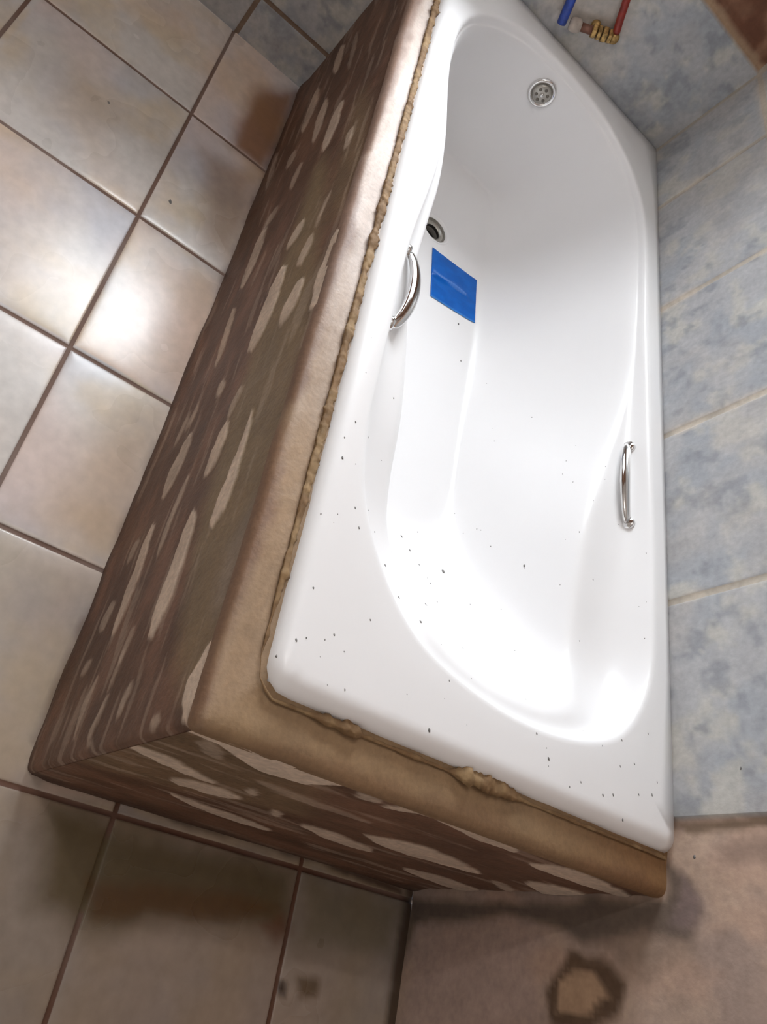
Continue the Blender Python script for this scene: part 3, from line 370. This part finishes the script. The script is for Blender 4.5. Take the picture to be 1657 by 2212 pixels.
# close the bottom: pair the last ring left/right
last = np.arange(NC) * nr + nr - 1
DR = np.array([1.288, 0.392]); fc = Vt[F].mean(1)
bot = []
iN = int(np.argmin(B[:, 0])); 
for k in range(NC // 2):
    a1, a2 = (iN + k) % NC, (iN + k + 1) % NC; b1, b2 = (iN - k) % NC, (iN - k - 1) % NC
    if len({a1, a2, b1, b2}) == 4: bot.append([last[a1], last[b1], last[b2], last[a2]])
F = np.concatenate([F, np.array(bot)])
tub = mesh_np('bathtub', Vt, F, M_ACRYL)
bmx = bmesh.new(); bmx.from_mesh(tub.data); bmesh.ops.remove_doubles(bmx, verts=bmx.verts, dist=1e-5); bmesh.ops.recalc_face_normals(bmx, faces=bmx.faces)
for cuts in (5, 3):
    near = [f for f in bmx.faces if f.calc_center_median().z < .26 and (min((v_.co.xy - Vector(DR)).length for v_ in f.verts) < .06 or (f.calc_center_median().xy - Vector(DR)).length < .06)]
    bmesh.ops.subdivide_edges(bmx, edges=list({e for f in near for e in f.edges}), cuts=cuts, use_grid_fill=True)
bmesh.ops.triangulate(bmx, faces=[f for f in bmx.faces if len(f.verts) > 4])
bmesh.ops.delete(bmx, geom=[f for f in bmx.faces if f.calc_center_median().z < .26 and (f.calc_center_median().xy - Vector(DR)).length < .0375], context='FACES')
bmx.faces.ensure_lookup_table()
top = max(bmx.faces, key=lambda f: f.calc_center_median().z if f.calc_area() > 1e-6 else 0)
if top.normal.z < 0: bmesh.ops.reverse_faces(bmx, faces=bmx.faces)
bmx.to_mesh(tub.data); bvh_tub = BVHTree.FromBMesh(bmx); bmx.free()
for p in tub.data.polygons: p.use_smooth = True
tag(tub, 'white acrylic bathtub set into a mortar surround in the tiled corner', 'bathtub')
# overflow rosette on the far end wall
hit, nrm, _, _ = bvh_tub.ray_cast(Vector((1.3, .347, H - .070)), Vector((1, 0, 0)))
if hit is None: hit, nrm = Vector((1.58, .347, H - .07)), Vector((-1, 0, 0))
if nrm.x > 0: nrm = -nrm
Mo = frame_at(hit, nrm)
bm = bmesh.new(); lathe(bm, [(0, -.004), (.032, -.004), (.034, .001), (.0335, .005), (.032, .008), (.029, .009), (.025, .0065), (.022, .004), (0, .003)], Mo)
ov = obj_bm('overflow_plate', bm, M_CHROME, tub); ov['label'] = 'round chrome overflow plate on the far end wall'
bm = bmesh.new(); lathe(bm, [(.0, .003), (.0215, .003), (.0215, .0095), (.019, .0115), (.010, .0125), (0, .013)], Mo)
gr = obj_bm('overflow_grille', bm, M_SATIN, ov)
bm = bmesh.new()
for k in range(6):
    a = k * math.pi / 3; Mh = Mo @ Matrix.Translation((.0135 * math.cos(a), .0135 * math.sin(a), .0))
    lathe(bm, [(0, .0128), (.0038, .0128), (.0038, .0122), (.0, .0121)], Mh, 14)
obj_bm('grille_hole', bm, M_GREY, ov)
bm = bmesh.new(); lathe(bm, [(0, .0175), (.004, .017), (.005, .0145), (.005, .012), (0, .0119)], Mo, 18); obj_bm('screw', bm, M_CHROME, ov)
# waste hole
zb = H - .3285
Md = Matrix.Translation((DR[0], DR[1], zb))
bm = bmesh.new(); lathe(bm, [(.043, -.001), (.0415, .0012), (.039, .0010), (.0365, -.002), (.034, -.0045), (.0325, -.0062)], Md); wr = obj_bm('waste_flange', bm, M_ACRYL, tub)
bm = bmesh.new(); lathe(bm, [(.0342, -.0045), (.033, -.0052), (.031, -.0056), (.0295, -.0075), (.029, -.012)], Md); g = obj_bm('recess_shadow_ring', bm, M_GREY, tub); g['label'] = 'dark ring painted as recess shadow around the waste hole'  # dark grey ring carries the recess shadow as colour
bm = bmesh.new(); lathe(bm, [(.0295, -.0085), (.022, -.010), (.020, -.013), (.019, -.03)], Md); obj_bm('waste_seat', bm, M_SATIN, tub)
bm = bmesh.new(); lathe(bm, [(.0198, -.012), (.019, -.05), (0, -.052)], Md); h = obj_bm('waste_hole', bm, M_DARK, tub); h['label'] = 'dark open waste hole'
# grip handles
def handle(x0, x1, y0, side):
    q = []; NP = 29
    for k in range(NP):
        t = k / (NP - 1); a = math.sin(math.pi * t) ** 0.5
        q.append(Vector((x0 + (x1 - x0) * t, y0 + side * .034 * a, H - .036 + .010 * a)))
    ends = []
    for e in (0, -1):
        h_, n_, _, _ = bvh_tub.ray_cast(Vector((q[e].x, .35, q[e].z)), Vector((0, -side, 0)))
        ends.append(h_ or q[e])
    q[0].y = ends[0].y - side * .004; q[-1].y = ends[1].y - side * .004
    for k in range(1, NP - 1):
        t = k / (NP - 1); a = math.sin(math.pi * t) ** 0.5
        yb = ends[0].y + (ends[1].y - ends[0].y) * t; q[k].y = yb + side * .022 * a
    bm = bmesh.new(); tube(bm, q, [.0085 + .0028 * math.sin(math.pi * k / (NP - 1)) for k in range(NP)], 20, 0.6, up=(0, side * .6, 1))
    o = obj_bm('handle', bm, M_CHROME, tub)
    for e, p in ((0, q[0]), (1, q[-1])):
        bm = bmesh.new(); lathe(bm, [(0, -.004), (.0125, -.004), (.0125, .002), (.0105, .0048), (.0, .005)], frame_at((p.x, ends[e].y, p.z), (0, side, .25)), 24); obj_bm('handle_foot', bm, M_CHROME, o)
    return o
handle(.535, .705, .056, 1)['label'] = 'curved chrome grip handle beside the tiled wall'
handle(.585, .745, .634, -1)['label'] = 'curved chrome grip handle on the open side'
# blue film sheet on the basin floor
q = np.array([(1.222, .391), (1.231, .250), (1.096, .238), (1.077, .371)])
u = np.linspace(0, 1, 41)[:, None]; v = np.linspace(0, 1, 41)[None, :]
Pq = ((1 - u) * (1 - v))[..., None] * q[0] + (u * (1 - v))[..., None] * q[1] + (u * v)[..., None] * q[2] + ((1 - u) * v)[..., None] * q[3]
zz = np.array([[(bvh_tub.ray_cast(Vector((Pq[i, j, 0], Pq[i, j, 1], H - .1)), Vector((0, 0, -1)))[0] or Vector((0, 0, zb))).z for j in range(41)] for i in range(41)])
uu, vv = np.broadcast_arrays(u, v)
zz = zz + .0006 + .004 * np.exp(-((vv - .5 - .03 * np.sin(uu * 9)) / .035) ** 2) * sstep(0, .1, uu) * sstep(.85, .7, uu) + .0008 * fbm(uu * 6, vv * 6, 3)
c = np.ones(uu.shape + (3,)) * np.array((0.006, 0.12, 0.50))
c = mix(c, (0.004, 0.09, 0.40), sstep(.35, .65, fbm(uu * 5, vv * 9, 7)) * .6)
st = mask_poly(vv + 0, uu + 0, [(.43, .04), (.50, .04), (.54, .75), (.47, .78)], .015) * (0.75 + .25 * np.sin(uu * 120))
c = mix(c, (0.12, 0.25, 0.60), st * .8)  # pale stripe mixes print with a painted reflection along the fold
c = mix(c, (0.10, 0.30, 0.65), sstep(.965, .985, vv) * .7)
lb_ = mesh_np('plastic_film', np.concatenate([Pq, zz[..., None]], -1), grid_faces(41, 41, flip=True), M_FILM, np.concatenate([c, np.full(c.shape[:2] + (1,), .25)], -1))
sol = lb_.modifiers.new('thickness', 'SOLIDIFY'); sol.thickness = .0006; sol.offset = 1
tag(lb_, 'small bright blue plastic film sheet stuck on the basin floor beside the waste hole', 'film')

# ---------------------------------------------------------------- mortar surround
ms = bpy.data.objects.new('mortar_surround', None); link(ms); ms.location = (-.05, .745, 0)
tag(ms, 'wet brown mortar surround with pale trowel streaks enclosing the open sides of the bathtub', 'bathtub surround')
def child(o):
    o.parent = ms; o.matrix_parent_inverse = Matrix.Translation(ms.location).inverted(); return o
SY = .744; SX = -.054; LZ = .540
cm_dark = lin(98, 68, 50); cm_ol = lin(134, 114, 84); cm_st = lin(218, 198, 178); cm_grey = lin(142, 128, 116)
def skirt_col(u, v, streaks, olive, grey, seed):
    w1 = u + .010 * (fbm(u * 30, v * 40, seed) - .5); w2 = v + .008 * (fbm(u * 30, v * 40, seed + 1) - .5)
    c = np.ones(u.shape + (3,)) * cm_dark
    c = mix(c, lin(126, 90, 70), sstep(.4, .7, fbm(u * 9, v * 22, seed + 2)) * .7)
    c = mix(c, lin(84, 56, 40), sstep(.5, .7, fbm(u * 6, v * 18, seed + 3)) * .6)
    hgt = np.zeros(u.shape)
    w1 = w1 + .010 * (fbm(u * 45, v * 160, seed + 9) - .5); w2 = w2 + .009 * (fbm(u * 55, v * 120, seed + 8) - .5)
    for P, s in olive: c = mix(c, cm_ol, mask_poly(w1, w2, P, .03) * s)
    for P, s in grey: c = mix(c, cm_grey, mask_poly(w1, w2, P, .02) * s)
    fine = sstep(.60, .72, fbm(u * 7, v * 60, seed + 5)) * .2
    c = mix(c, cm_st, fine)
    for P, s in streaks:
        k = mask_poly(w1, w2, P, .004); c = mix(c, cm_st * (.85 + .25 * fbm(u * 20, v * 60, 77))[..., None], k * s); hgt = np.maximum(hgt, k * s)
    return c, hgt
# side face (faces +y)
X = np.arange(SX, 1.73, .004); Z = np.concatenate([np.arange(0, LZ - .016, .003), [LZ - .0155]])
gx, gz = np.meshgrid(X, Z, indexing='ij')
c, hg = skirt_col(gx, gz, SIDE, SIDE_OLIVE, SIDE_GREY, 100)
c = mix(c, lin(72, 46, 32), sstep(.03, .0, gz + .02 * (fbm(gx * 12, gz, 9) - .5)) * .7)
edge = sstep(0, .03, gx - SX)
wob = lambda s_: .006 * (fbm(s_ * 9, s_ * 0 + 3.3, 90) - .5)
yy = SY + (wob(gx) * 1 + .004 * (fbm(gx * 10, gz * 14, 91) - .5) + .0025 * hg) * edge + .004 * sstep(.05, 0, gz) * edge
# round the vertical corner
r = .010; cc = np.clip((SX + r - gx) / r, 0, 1); yy = yy - r * (1 - np.sqrt(1 - cc ** 2 * .999))
gx = SX + (gx - SX) * (FX - .001 + np.clip(.56 - gz, 0, 1) * .085 - SX) / (gx.max() - SX)
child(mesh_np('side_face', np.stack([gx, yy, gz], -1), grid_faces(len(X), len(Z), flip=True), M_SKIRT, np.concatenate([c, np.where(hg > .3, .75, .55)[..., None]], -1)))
# front face (faces -x)
Y = np.arange(-.004, SY - r + .004, .004)
gy, gz = np.meshgrid(Y, Z, indexing='ij')
c, hg = skirt_col(gy, gz, FRONT, [([(.76, .56), (.60, .56), (.45, .30), (.6, .22), (.76, .2)], .45)], [], 200)
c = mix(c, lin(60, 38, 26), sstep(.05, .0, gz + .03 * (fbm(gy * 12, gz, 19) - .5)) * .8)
edge = sstep(0, .03, SY - r - gy)
xx = SX - (.004 * (fbm(gy * 10, gz * 14, 92) - .5) + .0025 * hg) * edge - .004 * sstep(.05, 0, gz) * edge
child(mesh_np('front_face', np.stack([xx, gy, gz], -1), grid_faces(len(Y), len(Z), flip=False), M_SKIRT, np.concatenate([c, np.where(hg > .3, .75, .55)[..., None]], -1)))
# ledge: mitred L strip from under the rim to the outer edge
s1 = np.linspace(1.68, .010, 335); s2 = np.linspace(.684, -.01, 139)
inn = np.concatenate([np.stack([s1, np.full(len(s1), .686)], 1), np.stack([np.full(len(s2), .010), s2], 1)])
inn[:, 0] = np.maximum(inn[:, 0], .010); inn[:, 1] = np.minimum(inn[:, 1], .686)
s1o = SX + (s1 - .010) * (1.68 - SX) / 1.67; s2o = np.where(s2 > 0, SY * s2 / .690, s2)
out = np.concatenate([np.stack([s1o, np.full(len(s1), SY)], 1), np.stack([np.full(len(s2), SX), s2o], 1)])
# round the plan of the outer corner
cx_, cy_c = SX + r, SY - r
mm = (out[:, 0] < cx_) & (out[:, 1] > cy_c)
vv_ = out[mm] - np.array([cx_, cy_c]); ll = np.linalg.norm(vv_, axis=1, keepdims=True); out[mm] = np.array([cx_, cy_c]) + vv_ / np.maximum(ll, 1e-9) * r
perp = out - inn; perp /= np.linalg.norm(perp, axis=1, keepdims=True)
T = np.array([0, .1, .2, .3, .4, .5, .6, .7, .78, .86, .92, .96, 1.0, 1.035, 1.035]); drop = np.array([0, 0, 0, 0, 0, 0, 0, 0, .0003, .0012, .0025, .004, .007, .012, .022])
plen = np.r_[0, np.cumsum(np.linalg.norm(np.diff(out, axis=0), axis=1))]
W2 = inn[:, None, :] + (out - inn)[:, None, :] * T[None, :, None]
px_, py_ = W2[..., 0], W2[..., 1]
onside = (np.arange(len(inn)) < len(s1))[:, None]
wv = wob(px_) * T[None, :] ** 2 * sstep(0, .03, px_ - SX) * onside
W2 = W2 + np.stack([np.zeros_like(wv), wv], -1)
zz = LZ - drop[None, :] + .004 * (fbm(px_ * 18, py_ * 18, 120) - .5) * (1 - T[None, :] ** 6) + .004 * sstep(.5, .0, T)[None, :]
c = np.ones(px_.shape + (3,)) * lin(152, 126, 98)
farx = sstep(.25, .75, px_)
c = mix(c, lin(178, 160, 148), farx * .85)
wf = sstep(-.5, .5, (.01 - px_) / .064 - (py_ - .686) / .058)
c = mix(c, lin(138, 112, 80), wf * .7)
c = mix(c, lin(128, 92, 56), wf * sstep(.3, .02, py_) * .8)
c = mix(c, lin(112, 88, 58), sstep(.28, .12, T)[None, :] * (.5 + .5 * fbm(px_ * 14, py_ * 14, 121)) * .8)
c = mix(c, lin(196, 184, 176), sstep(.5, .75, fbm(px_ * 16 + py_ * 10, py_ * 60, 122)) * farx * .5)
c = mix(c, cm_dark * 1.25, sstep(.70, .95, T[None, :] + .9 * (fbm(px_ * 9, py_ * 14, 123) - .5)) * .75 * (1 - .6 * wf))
c = mix(c, lin(206, 194, 186), sstep(.2, .9, px_) * sstep(.55, .35, np.abs(T[None, :] - .45) * 2 + .8 * (fbm(px_ * 22, py_ * 40, 124) - .5)) * .35)
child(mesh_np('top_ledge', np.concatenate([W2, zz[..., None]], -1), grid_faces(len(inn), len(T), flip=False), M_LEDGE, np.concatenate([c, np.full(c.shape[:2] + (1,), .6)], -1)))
# ragged mortar bead pressed against the tub rim
path = np.concatenate([np.stack([np.arange(1.68, .03, -.002), np.full(len(np.arange(1.68, .03, -.002)), .6975)], 1), [[.012, .693], [.002, .684]], np.stack([np.full(len(np.arange(.675, .0, -.002)), -.0035), np.arange(.675, .0, -.002)], 1)])
ns = 14; L_ = np.r_[0, np.cumsum(np.linalg.norm(np.diff(path, axis=0), axis=1))]
tt = np.gradient(path, axis=0); tt /= np.linalg.norm(tt, axis=1, keepdims=True); nn = np.stack([-tt[:, 1], tt[:, 0]], 1)
if nn[5, 1] > 0: nn = -nn                                    # towards the tub
onl = np.arange(len(path)) < 826
amt = np.where(onl, .0034 + .0022 * sstep(.4, .75, fbm(L_ * 14, L_ * 0, 130)) - .0032 * sstep(.35, .0, path[:, 0]), .0010 + .0048 * sstep(.30, .5, fbm(L_ * 12, L_ * 0, 131)) * sstep(.28, .36, path[:, 1]) * sstep(.64, .58, path[:, 1]) + .0004 * sstep(.3, .1, path[:, 1]))
amt = amt * (.7 + .6 * fbm(L_ * 60, L_ * 0, 132, 3))
Vb = []; 
for k in range(ns):
    a = 2 * math.pi * k / ns
    rr = amt * (.45 + 1.1 * fbm(L_ * 150, np.full(len(L_), k * 2.3), 133, 3))
    xy = path + nn * (rr * math.cos(a) * (2.0 if math.cos(a) > 0 else 1.3))[:, None] - nn * .003
    Vb.append(np.concatenate([xy, (.5445 + .6 * amt + rr * math.sin(a) * .95)[:, None]], 1))
Vb = np.array(Vb).transpose(1, 0, 2)
i = np.arange(len(path) - 1)[:, None]; j = np.arange(ns)[None, :]
Fb = np.stack([i * ns + j, (i + 1) * ns + j, (i + 1) * ns + (j + 1) % ns, i * ns + (j + 1) % ns], -1).reshape(-1, 4)
cb = mix(np.ones((len(path), ns, 3)) * lin(120, 92, 60), lin(150, 124, 88), (sstep(.45, .7, fbm(L_ * 30, L_ * 0, 134))[:, None] * np.ones((1, ns))) * .7)
child(mesh_np('rim_bead', Vb, Fb, M_SKIRT, np.concatenate([cb, np.full(cb.shape[:2] + (1,), .8)], -1)))

# ---------------------------------------------------------------- pipes by the far wall
def pipe(name, pts, r_, mt, label, cat):
    bm = bmesh.new(); P = [Vector(p) for p in pts]; q = []
    for i in range(len(P) - 1):
        for k in range(6): q.append(P[i].lerp(P[i + 1], k / 6))
    q.append(P[-1]); tube(bm, q, r_, 20); return tag(obj_bm(name, bm, mt), label, cat)
pipe('water_pipe', [(1.655, .411, .597), (1.655, .434, .645), (1.657, .47, .72), (1.662, .50, .86), (1.665, .50, 1.0)], .0105, M_BLUEPIPE, 'blue plastic water pipe hanging in front of the grey far wall tiles', 'pipe')
pipe('water_pipe', [(1.655, .309, .668), (1.655, .325, .690), (1.655, .350, .727), (1.658, .385, .79), (1.664, .40, .90), (1.665, .40, 1.0)], .0085, M_REDPIPE, 'red plastic water pipe rising from the brass fitting beside the blue pipe', 'pipe')
A_ = Vector((1.657, .386, .615)); B_ = Vector((1.657, .298, .660)); ax = (B_ - A_).normalized(); Lf = (B_ - A_).length
ft = bpy.data.objects.new('pipe_fitting', None); link(ft); ft.location = A_
tag(ft, 'dirty brass pipe fitting with brown sleeve mounted on the far wall above the tub', 'pipe fitting')
Ma = frame_at((0, 0, 0), ax)
def part(name, prof, mt, seg=6):
    bm = bmesh.new(); lathe(bm, prof, Ma, seg); o = obj_bm(name, bm, mt, ft, smooth=seg > 12); return o
part('plaster_collar', [(0, -.014), (.012, -.012), (.0155, -.004), (.015, .008), (.011, .014), (0, .014)], M_WHITEPL, 18)
part('sleeve', [(0, .012), (.0095, .012), (.0095, .046), (0, .046)], M_COPPER, 20)
for z_, w_, r_ in ((.040, .010, .0155), (.053, .008, .0165), (.064, .011, .0175), (.078, .009, .016)):
    part('hex_nut', [(0, z_), (r_ * .93, z_), (r_, z_ + .0015), (r_, z_ + w_ - .0015), (r_ * .93, z_ + w_), (0, z_ + w_)], M_BRASS, 6)
part('elbow', [(0, .085), (.0125, .086), (.0140, .092), (.0125, .099), (.007, .104), (0, .105)], M_BRASS, 20)
bm = bmesh.new(); Mc = frame_at((1.686 - A_.x, .345 - A_.y, .64 - A_.z), (-1, 0, 0)); lathe(bm, [(0, -.01), (.011, -.01), (.011, .022), (.0, .022)], Mc, 18); obj_bm('wall_stub', bm, M_BRASS, ft)

# ---------------------------------------------------------------- mortar crumbs
from mathutils import noise
deps = bpy.context.evaluated_depsgraph_get()
bm = bmesh.new(); rng = np.random.default_rng(4)
allp = [(p, True) for p in SPECKS]
for k in range(50):
    x_ = rng.uniform(.0, .6) ** 1; y_ = rng.uniform(.02, .68)
    allp.append(((x_, y_, H, rng.uniform(1.2, 2.2)), True))
for (x_, y_, z_, r_), _ in allp:
    dv = (Vector((x_, y_, z_)) - CAM_POS).normalized()
    hit, nrm, idx, dist = bvh_tub.ray_cast(CAM_POS, dv)
    if hit is None:
        hit = Vector((x_, y_, z_)); nrm = Vector((0, 1, 0)) if y_ < .001 and z_ > .1 else Vector((0, 0, 1)); dist = (hit - CAM_POS).length
    rad = r_ * dist / 1695 * .7
    Ms = frame_at(hit, nrm if nrm.dot(dv) < 0 else -nrm, (1, .35, .1)) @ Matrix.Diagonal((1.3, .8, .28, 1))
    ic = bmesh.ops.create_icosphere(bm, subdivisions=1, radius=rad, matrix=Ms)
    for v_ in ic['verts']: v_.co += (noise.noise_vector(v_.co * 400)) * rad * .35
tag(obj_bm('mortar_crumbs', bm, M_SPECK, smooth=True), 'tiny dark mortar crumbs scattered over the tub, with a few on the tiles', 'crumbs', kind='stuff')
